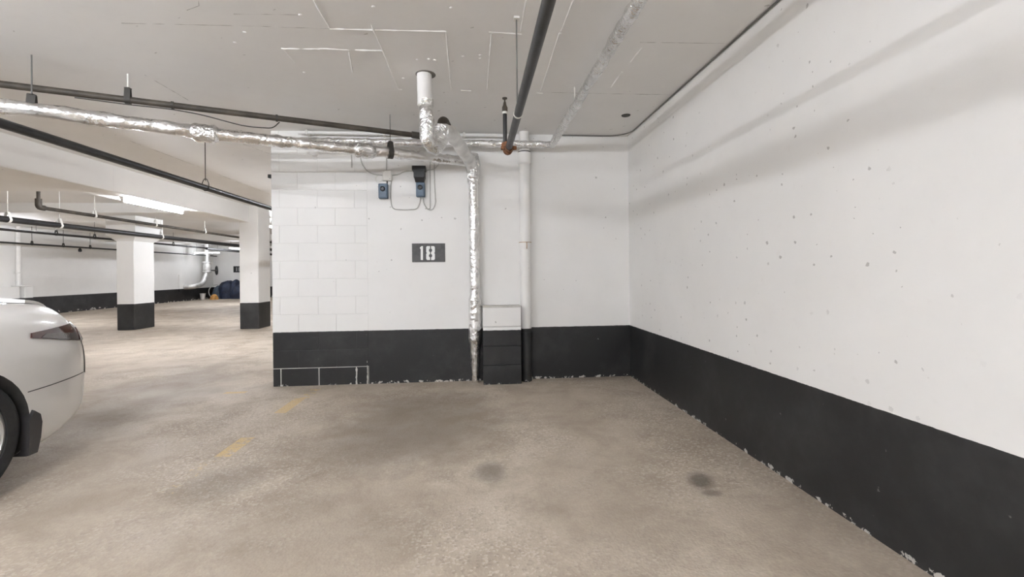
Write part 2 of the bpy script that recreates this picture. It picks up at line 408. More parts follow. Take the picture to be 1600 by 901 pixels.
for pts in [[(190, 36), (400, 41), (515, 45)], [(365, 22), (466, 23)], [(310, 0), (311, 9), (292, 16)], [(848, 144), (935, 146), (1050, 148)], [(203, 220), (320, 264), (421, 303)], [(380, 225), (421, 240)],
            [(226, 117), (275, 145), (300, 160)], [(1000, 66), (1140, 68)]]:
    ridge(pts, 0.0028, 0.002, 'crack', 'hairline_joint')
for (px, py) in [(652, 93), (670, 92), (679, 93.5), (723, 88), (750, 91), (750, 86), (630, 122), (583, 10), (469, 23), (442, 76), (875, 52), (840, 145), (382, 50), (367, 66), (475, 113), (663, 129), (705, 12)]:
    q = cz(px, py); MB().lathe([(0.0, -0.006), (0.008, -0.004), (0.012, 0.002)], q, (0, 0, 1), 8).build('paint_drip', 'seam', ceil)

# ------------------------------------------------------------------ lamps
def lamp(c, ax, L, label, top=None, tm='tube', group='fluorescent strip lights'):
    c = Vector(c); ax = Vector(ax).normalized(); sd = ax.cross(Vector((0, 0, 1)))
    t_ = thing('strip_light', label, 'light', c, group)
    def pt(u, s_, z): return c + ax * u + sd * s_ + Vector((0, 0, z))
    h = L / 2 + 0.04
    prof = [(-0.022, 0.0), (0.022, 0.0), (0.024, -0.015), (0.016, -0.03), (-0.016, -0.03), (-0.024, -0.015)]
    MB().rings([[pt(e, s_, z) for s_, z in prof] for e in (-h, h)]).build('housing', 'housing', t_)
    MB().tube([pt(-L / 2, 0, -0.052), pt(L / 2, 0, -0.052)], 0.014, 10).build('tube', tm, t_)
    for e in (-1, 1):
        p0, p1 = pt(e * (L / 2 + 0.002), -0.016, -0.07), pt(e * (L / 2 + 0.03), 0.016, -0.02)
        MB().box([min(p0[i], p1[i]) for i in range(3)], [max(p0[i], p1[i]) for i in range(3)], 0.004).build('lamp_holder', 'housing', t_)
    if top:
        for e in (-0.8, 0.8): MB().tube([pt(e * h, 0, -0.005), pt(e * h, 0, top - c.z + 0.003)], 0.006, 6).build('hanger_rod', 'rod', t_)
    return t_
lamp((-5.08, 7.6, ZB), (0, 1, 0), 1.3, 'lit strip light on the beam between the two columns', None, 'tube_old')
lamp((-5.3, 12.1, CEIL - 0.2), (0, 1, 0), 1.3, 'lit strip light just past the block wall end', CEIL, 'tube_old')
lamp((-11.0, 11.6, 2.34), (0, 1, 0), 1.5, 'lit strip light under the beam near the left wall', CEIL, 'tube_old')
lamp((-12.55, 22.2, 2.29), (1, 0, 0), 1.1, 'lit strip light above the wall valve at the far end', CEIL, 'tube_dim')
lamp((-5.08, 1.6, ZB), (0, 1, 0), 1.45, 'lit strip light on the beam above the parked car')
lamp((-5.08, -3.6, ZB), (0, 1, 0), 1.45, 'lit strip light on the beam by the near wall')
lamp((-11.0, 4.0, CEIL), (0, 1, 0), 1.5, 'added fill strip light on the slab left of the wide beam', None, 'tube_old')  # unseen fill lamp, added to brighten the far left area
lamp((-0.3, -1.3, 2.42), (1, 0, 0), 1.45, 'added fill strip light hung across the bay near the pitted wall', CEIL)  # added behind the camera to brighten the back right corner
lamp((-2.2, -2.0, 2.42), (1, 0, 0), 1.45, 'added fill strip light hung beside the nose of the car', CEIL)  # extra lamp out of view, put in as fill for floor and walls
lamp((-2.4, 1.4, CEIL), (1, 0, 0), 1.0, 'added fill strip light on the slab above the yellow bay line')  # added just above the view to light the back wall from the front
lamp((-9.5, 19.0, 2.28), (0, 1, 0), 1.5, 'lit strip light half hidden by the plain column', CEIL, 'tube_old')
lamp((-1.6, 8.2, CEIL), (0, 1, 0), 1.45, 'added fill strip light on the slab behind the block wall')  # added out of sight behind the wall to lift beam face, slab and floor

# ------------------------------------------------------------------ pipes near the bay
ZC = Vector((0, 0, CEIL))
def rod(t_, p, m='rod', r=0.0045, top=CEIL, name='hanger_rod'):
    MB().tube([(p.x, p.y, p.z), (p.x, p.y, top + 0.004)], r, 6).build(name, m, t_)
def clevis(t_, p, ax, r, m='darkrod', h=0.09, wd=0.012, name='clevis'):
    ax = Vector(ax).normalized(); sd = ax.cross(Vector((0, 0, 1))).normalized(); pts = []
    for k in range(19):
        a = math.radians(-90 - 180 + 0) if False else None
    ang = [math.radians(x) for x in range(0, -181, -15)]
    pts = [p + Vector((0, 0, h)) + sd * 0.012] + [p + sd * (r * math.cos(a)) + Vector((0, 0, r * math.sin(a))) for a in ang] + [p + Vector((0, 0, h)) - sd * 0.012]
    mb = MB(); rings = []
    for i, q in enumerate(pts):
        tn = (pts[min(i + 1, len(pts) - 1)] - pts[max(i - 1, 0)]).normalized(); nn = tn.cross(ax)
        rings.append([q + ax * wd + nn * 0.002, q - ax * wd + nn * 0.002, q - ax * wd - nn * 0.002, q + ax * wd - nn * 0.002])
    mb.rings(rings); q = p + Vector((0, 0, h)); mb.box(q - Vector((0.016, 0.016, 0.004)), q + Vector((0.016, 0.016, 0.004)))
    mb.build(name, m, t_)

# foil-wrapped drain: long run, stack on the back wall and trap from the ceiling
SX = ony(741, 420, 4.79).x; YS = 4.785
A = P(50, 171, 3.03); B = P(610, 238, 4.24); J0 = Vector((SX, YS, CAMZ + 1.175))
dA = (A - B).normalized()
tdr = thing('foil_drain_pipe', 'foil-wrapped drain pipe running to a stack on the back wall', 'pipe', (SX, YS, 0))
A2 = A + (A - B) * 0.9
ctl = [A2, A, P(320, 208, 3.58), P(572, 235, 4.14), B, J0]
MB().tube(ctl, 0.05, 16, 0.1, 0.03, 0.012, nseed=3).build('pipe_run', 'foil2', tdr)
def bulge(p, ax, r0, r1, L, m='foil', name='coupling', jit=0.012):
    ax = Vector(ax).normalized()
    MB().tube([p - ax * L / 2, p + ax * L / 2], lambda u: r0 + (r1 - r0) * min(1, math.sin(math.pi * min(max(u, 0.01), 0.99)) * 1.8), 16, 0, 0.012, jit).build(name, m, tdr)
bulge(P(320, 208, 3.58), B - A, 0.047, 0.073, 0.20); bulge(P(570, 235, 4.135), B - A, 0.047, 0.070, 0.20)
zj = J0.z
def srad(z):
    if z < 0.40: return 0.036 + 0.020 * (z / 0.40)
    if z < 0.46: return 0.056 + 0.012 * math.sin((z - 0.40) / 0.06 * math.pi / 2)
    if z < 0.88: return 0.068 - 0.002 * (z - 0.46)
    if z < 0.93: return 0.067 - 0.014 * (z - 0.88) / 0.05
    return 0.053
MB().tube([(SX, YS - 0.005, 0), (SX + 0.004, YS - 0.005, 0.9), (SX, YS - 0.005, zj - 0.1)], lambda u: srad(u * (zj - 0.1)), 18, 0, 0.02, 0.004, nseed=9).build('stack', 'foil2', tdr)
MB().tube([(SX, YS - 0.01, zj - 0.24), (SX, YS - 0.01, zj + 0.09)], lambda u: 0.058 + 0.014 * math.sin(u * math.pi), 16, 0, 0.015, 0.02, nseed=4).build('stack_fitting', 'foil', tdr)
# trap
t0 = onz(663, 116, CEIL); DT = 3.38
x0, y0 = t0.x, t0.y
zb = P(668, 226, DT).z
T1 = P(690, 196, DT + 0.16)
MB().tube([(x0, y0, CEIL), (x0 + 0.002, y0, CEIL - 0.24)], 0.056, 18, 0, 0.03, 0.003).build('ceiling_sleeve', 'pvc', tdr)
MB().tube([(x0 + 0.002, y0, CEIL - 0.2), (x0 + 0.012, y0, CEIL - 0.32), (x0 + 0.012, y0, zb + 0.04), (x0 + 0.07, y0 + 0.09, zb - 0.01), (T1.x, T1.y, zb + 0.10), (T1.x, T1.y, T1.z)], 0.055, 18, 0.09, 0.02, 0.016, nseed=1).build('trap', 'foil', tdr)
MB().tube([(T1.x, T1.y, T1.z - 0.04), (T1.x + 0.01, T1.y + 0.03, T1.z + 0.055), (T1.x + 0.035, T1.y + 0.10, T1.z + 0.01)], 0.043, 14, 0.05, 0.01).build('bare_elbow', 'brownpipe', tdr)
MB().tube([(T1.x + 0.005, T1.y + 0.0, T1.z - 0.035), (T1.x + 0.06, T1.y + 0.14, T1.z - 0.005), (SX - 0.02, YS - 0.05, zj - 0.02), (SX, YS, zj - 0.14)], 0.057, 16, 0.09, 0.025, 0.012, nseed=6).build('branch', 'foil3', tdr)
MB().lathe([(0.052, 0), (0.075, 0), (0.075, 0.003), (0.052, 0.004)], (x0 + 0.01, y0, CEIL - 0.004), (0, 0, 1), 20).build('ceiling_ring', 'crack', tdr)
# hangers of the long run
for px, dd, py in ((50, 3.03, 171), (610, 4.24, 238)):
    q = P(px, py, dd); rod(tdr, q + Vector((0, 0, 0.085)), 'rod'); clevis(tdr, q, B - A, 0.058 if px > 100 else 0.035, 'darkrod', 0.10, 0.022)

# thin dark pipe beside it
a1 = P(200, 157, 3.33); a0 = P(655, 211, 4.27); tdp = thing('dark_iron_pipe', 'thin dusty brown pipe crossing the ceiling with a loose wire', 'pipe', a0)
d1 = (a1 - a0).normalized()
ZP = (a0.z + a1.z) / 2
a0 = Vector((a0.x, a0.y, ZP)); a1 = Vector((a1.x, a1.y, ZP)); d1 = (a1 - a0).normalized()
MB().tube([a0 - d1 * 0.10, a1 + d1 * 2.6], 0.024, 12).build('pipe_run', 'brownpipe', tdp)
MB().tube([a0 + d1 * 0.07, a0 - d1 * 0.02], 0.032, 12).build('socket', 'darkrod', tdp)
MB().tube([a0 - d1 * 0.08, a0 - d1 * 0.10 + Vector((0.0, 0.0, 0.02)), a0 - d1 * 0.11 + Vector((0, 0, CEIL - ZP))], 0.024, 10, 0.03).build('riser', 'brownpipe', tdp)
for s_ in (0.0, 1.35):
    q = a1 + d1 * s_; rod(tdp, q + Vector((0, 0, 0.05)), 'cream', 0.005); clevis(tdp, q, d1, 0.027, 'darkrod', 0.085, 0.018)
k0 = (a1 - a0).length
wire = [a1 + d1 * 0.3 + Vector((0, 0, -0.03))]
for u, z in ((0.0, -0.035), (-0.25, -0.03), (-0.45, -0.045), (-0.75, -0.10), (-0.95, -0.09), (-1.0, -0.03)):
    wire.append(a1 + d1 * u + Vector((0, 0, z)))
MB().tube(wire, 0.0045, 6, 0.08).build('loose_wire', 'darkrod', tdp)
for u in (-0.27, -0.98):
    MB().tube([a1 + d1 * (u - 0.008), a1 + d1 * (u + 0.008)], 0.03, 10).build('tie', 'darkrod', tdp)

# sprinkler main on the right, with flushing stub
q = P(795, 232, 3.39); e = P(809, 178, 2.65)
XS_, ZS_ = (q.x + e.x) / 2, q.z
tsp = thing('sprinkler_pipe', 'dark grey sprinkler pipe ending at a rusty orange elbow', 'pipe', (XS_, q.y, ZS_))
MB().tube([(XS_, YN, ZS_), (XS_, q.y, ZS_)], 0.0245, 16).build('pipe_run', 'greypipe', tsp)
rg = onx(809, 178, XS_); MB().tube([(XS_, e.y - 0.008, ZS_), (XS_, e.y + 0.008, ZS_)], 0.028, 16).build('ring_hanger', 'cream', tsp)
rod(tsp, Vector((XS_ - 0.004, e.y, ZS_ + 0.02)), 'rod', 0.0045); MB().box((XS_ - 0.02, e.y - 0.02, CEIL - 0.012), (XS_ + 0.012, e.y + 0.02, CEIL)).build('anchor', 'cream', tsp)
fy = q.y + 0.02
MB().tube([(XS_, fy - 0.06, ZS_), (XS_, fy - 0.015, ZS_)], 0.033, 16).build('coupling', 'rust', tsp)
mb = MB().tube([(XS_, fy - 0.02, ZS_ - 0.006), (XS_ - 0.005, fy + 0.02, ZS_ - 0.012), (XS_ - 0.02, fy + 0.03, ZS_ + 0.055)], 0.034, 14, 0.03)
mb.build('elbow', 'rust', tsp)
for sx_ in (-1, 1):
    MB().box((XS_ + sx_ * 0.045 - 0.014, fy - 0.05, ZS_ - 0.013), (XS_ + sx_ * 0.045 + 0.014, fy - 0.02, ZS_ + 0.013), 0.004).build('bolt_lug', 'rust', tsp)
vx, vy = XS_ - 0.022, fy + 0.03; zt = P(791, 176, 3.42).z
MB().tube([(vx, vy, ZS_ + 0.03), (vx, vy, zt)], 0.016, 12).build('standpipe', 'blackpipe', tsp)
MB().tube([(vx, vy, zt - 0.004), (vx, vy, zt + 0.014)], 0.021, 12).build('white_ring', 'cream', tsp)
MB().lathe([(0.021, 0), (0.021, 0.035), (0.013, 0.05), (0.009, 0.075), (0.006, 0.08), (0.006, 0.098), (0.019, 0.10), (0.019, 0.108), (0.0, 0.109)], (vx, vy, zt + 0.012), (0, 0, 1), 14).build('valve', 'brownpipe', tsp)

# foil duct line along the bay and along the back wall
q0 = P(862, 227, 4.76); ZF = q0.z; XF = q0.x; YFp = q0.y - 0.02
tfo = thing('foil_heating_pipe', 'thin foil-wrapped pipe turning from the ceiling along the back wall', 'pipe', (XF, YFp, ZF))
xl = ony(470, 221, YFp).x
MB().tube([(XF, YN, ZF + 0.0), (XF, YFp, ZF), (xl, YFp, ZF + 0.005)], 0.037, 14, 0.04, 0.03, 0.010, nseed=12).build('pipe_run', 'foil', tfo)
MB().box((xl - 0.02, YFp - 0.02, ZF - 0.02), (xl + 0.02, YB, ZF + 0.02), 0.005).build('wall_bracket', 'cream', tfo)
for yy in (-3.0, 0.8, 3.6):
    rod(tfo, Vector((XF, yy, ZF + 0.03)), 'cream', 0.005)

# black pipe on the left, running behind the wall end
q = P(200, 255, 3.76); XLp, ZLp = q.x, q.z
tbl = thing('black_sprinkler_pipe', 'black steel pipe passing behind the block wall end on rod hangers', 'pipe', (XLp, q.y, ZLp))
MB().tube([(XLp, YN, ZLp), (XLp, 13.0, ZLp)], 0.031, 16).build('pipe_run', 'blackpipe', tbl)
for px, py in ((321, 283), (None, None)):
    yy = onx(px, py, XLp).y if px else 0.9
    p_ = Vector((XLp, yy, ZLp)); rod(tbl, p_ + Vector((0, 0, 0.075)), 'darkrod', 0.005)
    MB().tube([p_ + Vector((-0.034, 0, -0.015)), p_ + Vector((-0.034, 0, 0.05)), p_ + Vector((-0.014, 0, 0.095)), p_ + Vector((0.014, 0, 0.095)), p_ + Vector((0.034, 0, 0.05)), p_ + Vector((0.034, 0, -0.02)), p_ + Vector((0, 0, -0.036)), p_ + Vector((-0.034, 0, -0.015))], 0.005, 6, 0.015).build('wire_clevis', 'darkrod', tbl)

# white painted conduit under the slab on the back wall
zc_ = P(620, 212, 4.78).z; xa = ony(466, 211, 4.80).x; xb = ony(786, 211, 4.80).x
tco = thing('white_conduit', 'white painted conduit high along the top of the back wall', 'conduit', (xa, 4.80, zc_))
MB().tube([(xa, 4.80, zc_), (xb, 4.80, zc_), (xb + 0.05, 4.80, zc_ - 0.03), (xb + 0.06, YB + 0.01, zc_ - 0.06)], 0.019, 12, 0.03).build('pipe_run', 'pvc', tco)
for px in (480, 600, 725):
    xx = ony(px, 211, 4.8).x
    MB().box((xx - 0.012, 4.775, zc_ - 0.024), (xx + 0.012, YB, zc_ + 0.024), 0.003).build('strap', 'cream', tco)
x1 = ony(480, 237, YB).x; x2 = ony(551, 238, YB).x; zz = ony(515, 238, YB).z
tlc = thing('short_wall_conduit', 'short white conduit with a round box under the foil pipe', 'conduit', (x1, YB - 0.015, zz))
MB().tube([(x1, YB - 0.017, zz), (x2, YB - 0.017, zz)], 0.015, 10).build('pipe_run', 'pvc', tlc)
xd = ony(492, 238, YB).x; MB().lathe([(0.045, 0), (0.045, 0.03), (0.035, 0.036), (0, 0.037)], (xd, YB, zz), (0, -1, 0), 18).build('round_box', 'pvc', tlc)
MB().tube([(x2 - 0.01, YB - 0.008, zz), (x2 - 0.01, YB - 0.008, zz - 0.16)], 0.006, 8).build('drop', 'conduit', tlc)

# ------------------------------------------------------------------ white waste stack
XV = ony(821, 420, 4.79).x; YV = 4.79
tv = thing('white_waste_stack', 'white vertical waste pipe with rusty collar on the back wall', 'pipe', (XV, YV, 0))
ztop = ony(821, 239, YV).z; zc2 = ony(821, 384, YV).z
def two_tone(name, r, z0, z1): return MB().tube([(XV, YV, z0), (XV, YV, z1)], r, 20).build(name, 'block', tv)
two_tone('pipe_run', 0.058, 0, ztop); two_tone('base_socket', 0.066, 0.44, 0.525)
MB().lathe([(0.059, -0.13), (0.072, -0.115), (0.072, 0.0), (0.06, 0.0)], (XV, YV, ztop), (0, 0, 1), 20).build('hub', 'pvc', tv)
MB().tube([(XV, YV, ztop - 0.01), (XV, YV, ztop + 0.012)], 0.069, 20).build('gasket', 'darkrod', tv)
MB().tube([(XV, YV, ztop), (XV, YV, CEIL)], 0.052, 20).build('upper_pipe', 'pvc', tv)
MB().tube([(XV, YV, zc2 - 0.04), (XV, YV, zc2 + 0.035)], 0.067, 20).build('collar', 'pvc', tv)
MB().tube([(XV, YV, zc2 + 0.033), (XV, YV, zc2 + 0.04)], 0.0685, 20).build('rust_line', 'stain', tv)
MB().box((XV + 0.005, YV - 0.074, zc2 - 0.035), (XV + 0.013, YV - 0.062, zc2 + 0.035)).build('collar_bolt', 'stain', tv)

# block pier at the foot of the wall
xa, xb = ony(755, 540, 4.66).x, min(ony(815, 540, 4.66).x, XV - 0.0675); yk = 4.66
tpier = thing('block_pier', 'low pier of stacked blocks, white top and black base', 'pier', ((xa + xb) / 2, yk + 0.1, 0))
zt_ = ony(785, 480, yk).z; hb = zt_ / 4
for k in range(4):
    bx('block', (xa, yk, k * hb + 0.0015), (xb, YB - 0.001, (k + 1) * hb - 0.0015), 'block', tpier, 0.003)
bx('cap', (xa - 0.002, yk - 0.003, zt_ - 0.001), (xb + 0.002, YB - 0.001, zt_ + 0.014), 'mortar', tpier, 0.004)

# ------------------------------------------------------------------ electrical boxes
def wp(px, py, off=0.0): p = ony(px, py, YB - off); return p
def wbox(name, x0, y0, x1, y1, dep, m, parent, bev=0.006):
    a, q = wp(x0, y1), wp(x1, y0)
    return bx(name, (a.x, YB - dep, a.z), (q.x, YB + 0.001, q.z), m, parent, bev)
jb = thing('junction_box', 'cream square junction box on the block wall', 'electrical box', wp(606, 275))
wbox('box_body', 599, 267, 613, 283, 0.05, 'cream', jb); wbox('cover', 600, 268, 612, 282, 0.055, 'cream', jb, 0.003)
for px, py in ((601.5, 269.5), (610.5, 280.5)):
    MB().lathe([(0.004, 0), (0.004, 0.003), (0, 0.0035)], wp(px, py) - Vector((0, 0.055, 0)), (0, -1, 0), 8).build('screw', 'rod', jb)
def detector(x0, y0, x1, y1, label):
    d_ = thing('gas_detector', label, 'detector', wp((x0 + x1) / 2, (y0 + y1) / 2))
    wbox('box_body', x0, y0, x1, y1, 0.06, 'bluebox', d_, 0.008); wbox('face_plate', x0 + 1.6, y0 + 1.6, x1 - 1.6, y1 - 1.6, 0.063, 'bluebox', d_, 0.003)
    c_ = wp((x0 + x1) / 2 - 0.4, y0 + (y1 - y0) * 0.37)
    MB().lathe([(0.026, 0), (0.026, 0.010), (0.019, 0.013), (0.017, 0.008), (0, 0.008)], c_ - Vector((0, 0.062, 0)), (0, -1, 0), 18).build('sensor_ring', 'blackplastic', d_)
    return d_
detector(593, 288, 607, 311, 'slate blue detector box hanging under the cream junction box')
detector(651, 286, 664.5, 308.5, 'slate blue detector box hanging under the black beacon')
bc = thing('beacon', 'black beacon housing above a blue detector box', 'beacon', wp(656, 273))
wbox('top_flange', 645.5, 262, 666.5, 269, 0.10, 'blackplastic', bc, 0.004); wbox('beacon_body', 648, 268, 665, 280, 0.09, 'blackplastic', bc, 0.006)
a, q = wp(649, 286), wp(664, 279.5)
MB().rings([[(q.x + 0.003, YB - 0.088, q.z), (a.x - 0.003, YB - 0.088, q.z), (a.x - 0.003, YB, q.z), (q.x + 0.003, YB, q.z)],
            [(q.x - 0.008, YB - 0.07, a.z), (a.x + 0.008, YB - 0.07, a.z), (a.x + 0.008, YB, a.z), (q.x - 0.008, YB, a.z)]]).build('lower_skirt', 'blackplastic', bc)
def cable(name, label, pts, r=0.0058, m='conduit', bend=0.05):
    o = MB().tube([wp(x, y) - Vector((0, r + 0.002, 0)) for x, y in pts], r, 8, bend).build(name, m); return tag(o, label, 'cable')
cable('wall_cable', 'grey cable looping from the junction box under to the detector', [(612, 280), (610.5, 288), (610.5, 312), (613, 327), (630, 328), (652, 327), (656, 317), (657.5, 308)], bend=0.06)
cable('wall_cable', 'short grey cable from the junction box to the beacon', [(613, 274), (623, 273), (632, 267.5), (647, 267)])
cable('wall_cable', 'curved grey cable from the foil pipe down to junction box', [(563, 243), (565, 255), (574, 268), (585, 273), (599, 274)])
cable('wall_cable', 'straight grey cable dropping onto the cream junction box', [(604, 245), (604, 268)], 0.005)
cable('wall_cable', 'grey cable loop right of the beacon and detector', [(661, 308), (662, 318), (669, 328), (676, 328), (681, 318), (679, 290), (678.5, 252)], bend=0.06)
cable('wall_cable', 'thin straight grey cable right of the beacon', [(672, 252), (672, 326), (664, 326)], 0.004, bend=0.01)
cable('wall_cable', 'grey cable curving up right from the beacon top', [(666, 266), (678, 265), (685, 258), (688, 250)], 0.004)
cable('wall_cable', 'small cable coil left of the cream junction box', [(592, 273), (586, 278), (588, 285), (595, 284), (599, 278)], 0.004, 'cream', 0.03)
cable('wall_cable', 'short cable between junction box and the detector below', [(605, 283), (605, 289)], 0.006, 'darkrod')

# number plate
pl = thing('number_plate', 'charcoal bay number plate with white 18', 'sign', wp(669, 394))
a, q = wp(644, 409.5), wp(695.5, 380)
bx('plate', (a.x, YB - 0.006, a.z), (q.x, YB + 0.001, q.z), 'plate', pl, 0.0015)
def glyph(name, polys, m, parent, Y, conv):
    mb = MB()
    for poly in polys:
        n = len(poly); f = [conv(*p) for p in poly]
        mb.add([(p.x, Y, p.z) for p in f] + [(p.x, Y + 0.0015, p.z) for p in f],
               [tuple(range(n)), tuple(range(2 * n - 1, n - 1, -1))] + [(i, (i + 1) % n, n + (i + 1) % n, n + i) for i in range(n)])
    return mb.build(name, m, parent, smooth_=False)
cv = lambda u, v: wp(560 + u / 4.743, 230 + v / 4.743)
glyph('digit_one', [[(457, 742), (468, 732), (479, 732), (479, 835), (462, 835), (462, 752), (457, 752)]], 'print', pl, YB - 0.0075, cv)
def half(s):
    c0 = 535
    f = lambda x: c0 + s * x
    pts = [(f(4), 732), (f(25), 732), (f(32), 740), (f(32), 775), (f(28), 783), (f(32), 791), (f(32), 828), (f(25), 835), (f(4), 835), (f(4), 815)]
    pts += [(f(4 + 8 * math.sin(math.radians(x))), 803 + 12 * math.cos(math.radians(x))) for x in range(20, 170, 25)]
    pts += [(f(4), 791), (f(4), 775)]
    pts += [(f(4 + 8 * math.sin(math.radians(x))), 763 + 12 * math.cos(math.radians(x))) for x in range(20, 170, 25)]
    return pts + [(f(4), 751)]
glyph('digit_eight', [half(-1), half(1)], 'print', pl, YB - 0.0075, cv)

# ceiling outlet and sealant cord at the ceiling edge
p_ = cz(978, 180)
o = MB().lathe([(0.03, -0.004), (0.04, -0.006), (0.045, 0.001)], p_, (0, 0, 1), 20).build('ceiling_outlet', 'darkrod'); tag(o, 'small dark round outlet in the ceiling near the corner', 'outlet')
pts = [(XR - 0.012, YN, CEIL - 0.008), (XR - 0.012, YB - 0.14, CEIL - 0.008), (XR - 0.14, YB - 0.012, CEIL - 0.008), (ony(930, 213, YB).x, YB - 0.012, CEIL - 0.01), (ony(870, 214, YB).x, YB - 0.012, CEIL - 0.01)]
o = MB().tube(pts, 0.006, 8, 0.14).build('edge_cable', 'rod'); tag(o, 'thin grey cable along the ceiling edge above the pitted wall', 'cable')
o = MB().box((XE - 0.045, YB + 0.02, ony(420, 277, YB).z), (XE + 0.008, YB + 0.07, ony(420, 271.5, YB).z), 0.004).build('wall_end_stub', 'blackplastic'); tag(o, 'black stub bracket on the end of the block wall', 'bracket')

# ------------------------------------------------------------------ pipes and things in the far part
def yrun(name, label, X, Z, y0, y1, r, m, hang=(), elbow=False, hm='darkrod'):
    t_ = thing(name, label, 'pipe', (X, y0, Z))
    pts = [(X, y0, Z), (X, y1, Z)]
    if elbow: pts = [(X, y0, Z), (X, y1, Z)]
    MB().tube(pts, r, 12).build('pipe_run', m, t_)
    if elbow:
        MB().tube([(X, y0 + 0.08, Z), (X, y0 - 0.02, Z), (X, y0 - 0.02, Z + 0.14)], r * 1.45, 12, 0.06).build('elbow', 'brownpipe', t_)
        MB().tube([(X, y0 - 0.02, Z + 0.12), (X, y0 - 0.02, CEIL)], r * 0.8, 10).build('riser', 'brownpipe', t_)
    for yy, top in hang:
        p_ = Vector((X, yy, Z)); rod(t_, p_ + Vector((0, 0, r + 0.03)), hm, 0.006, top); clevis(t_, p_, (0, 1, 0), r + 0.004, hm, r + 0.07, 0.02)
    return t_
e = P(60, 323, 7.1); x1_ = -7.03
e1 = onx(62, 324, x1_)
yrun('branch_pipe', 'pale branch pipe with a brown elbow below the slab', x1_, e1.z, e1.y, 23.5, 0.03, 'brownpipe', [(onx(148, 338, x1_).y, CEIL), (onx(243, 356, x1_).y, CEIL), (onx(320, 366, x1_).y, CEIL)], True, 'cream')
p2 = P(93, 352, 7.85)
yrun('main_pipe', 'thick black pipe on pale hangers crossing before the capital', p2.x, p2.z, 3.0, 23.8, 0.048, 'blackpipe', [(p2.y, CEIL), (onx(12, 344, p2.x).y, CEIL), (onx(252, 370, p2.x).y, CEIL)], False, 'cream')
p3 = P(112, 368, 11.6)
yrun('thin_black_pipe', 'thin black pipe running behind the capital column', p3.x, p3.z, 4.0, 23.9, 0.03, 'blackpipe', [(onx(88, 366, p3.x).y, CEIL), (onx(148, 372, p3.x).y, CEIL), (onx(271, 384, p3.x).y, CEIL)])
p4 = onx(90, 384, XL + 0.4)
yrun('wall_side_pipe', 'thin black pipe running beside the left wall', p4.x, p4.z, 4.0, 23.9, 0.026, 'blackpipe', [(onx(50, 381, p4.x).y, CEIL), (onx(99, 384.5, p4.x).y, CEIL), (onx(141, 387, p4.x).y, CEIL)])
yrun('end_pipe', 'black pipe high near the far end wall', -10.2, 2.20, 18.0, 24.0, 0.05, 'blackpipe', [(21.0, CEIL)])
o = MB().lathe([(0.0, -0.07), (0.045, -0.05), (0.05, 0), (0.03, 0.05), (0.0, 0.07)], (p4.x, onx(125, 391, p4.x).y, p4.z - 0.09), (0, 0, 1), 12).build('drain_valve', 'blackplastic'); tag(o, 'small black drain valve under the pipe by the left wall', 'valve')

# left wall: riser, low ledge, short pier
q = onx(29, 400, XL + 0.07)
tr = thing('white_riser', 'white vertical riser pipe on the left wall', 'pipe', (XL + 0.07, q.y, 0.9))
MB().tube([(XL + 0.07, q.y, 0.86), (XL + 0.07, q.y, CEIL)], 0.06, 14).build('pipe_run', 'pvc', tr)
for z in (1.3, 2.1): bx('strap', (XL, q.y - 0.075, z), (XL + 0.135, q.y + 0.075, z + 0.03), 'pvc', tr, 0.004)
yl = onx(31, 460, XL + 0.25).y; struct(bx('trim_1', (XL, YN, 0), (XL + 0.25, yl, onx(15, 448, XL + 0.25).z), 'far', None, 0.01))
ya, yb_ = onx(39, 460, XL + 0.3).y, onx(52, 460, XL + 0.3).y
tq = thing('wall_pier', 'short white and black pier standing against the left wall', 'pier', (XL + 0.15, (ya + yb_) / 2, 0))
zq = onx(45, 447, XL + 0.3).z
bx('shaft', (XL, ya, 0), (XL + 0.3, yb_, zq), 'far', tq, 0.01); bx('cap', (XL, ya - 0.08, zq), (XL + 0.33, yb_ + 0.02, zq + 0.03), 'far', tq, 0.006)

# valve on the wall near the far corner
vx_ = XL + 0.42
v1, v2, v3 = onx(324, 398, vx_), onx(322, 424, vx_), onx(318, 440, vx_)
tv_ = thing('wall_valve', 'white pipe valve with black handwheel near the far corner', 'valve', v2)
MB().tube([(vx_, v1.y, CEIL), (vx_, v1.y, v2.z), (vx_, v3.y - 0.05, v3.z - 0.1), (vx_ - 0.05, v3.y - 0.75, v3.z - 0.22), (XL, v3.y - 0.8, v3.z - 0.22)], 0.11, 14, 0.22).build('pipe_run', 'foil3', tv_)
MB().lathe([(0.11, -0.28), (0.21, -0.26), (0.21, -0.2), (0.17, -0.18), (0.2, 0.0), (0.17, 0.18), (0.21, 0.2), (0.21, 0.26), (0.11, 0.28)], (vx_, v1.y, v2.z + 0.22), (0, 0, 1), 18).build('valve_body', 'foil3', tv_)
hw = Vector((vx_ + 0.42, v1.y, v2.z + 0.05))
MB().tube([(vx_, v1.y, hw.z), hw], 0.03, 8).build('spindle', 'darkrod', tv_)
ring = [hw + Vector((0.0, 0, 0)) + Vector((0.5 * 0.2 * math.cos(a_ * math.pi / 10), -0.866 * 0.2 * math.cos(a_ * math.pi / 10) * 0.6, 0.2 * math.sin(a_ * math.pi / 10))) for a_ in range(21)]
MB().tube(ring, 0.03, 8).build('handwheel', 'blackplastic', tv_)
for k in (0, 5): MB().tube([ring[k], ring[k + 10]], 0.022, 6).build('spoke', 'blackplastic', tv_)
xw, zw = onx(300, 440, XL + 0.02), None
bx('wall_pad', (XL, v3.y - 1.15, v3.z - 0.42), (XL + 0.04, v3.y - 0.35, v3.z + 0.35), 'far', tv_)

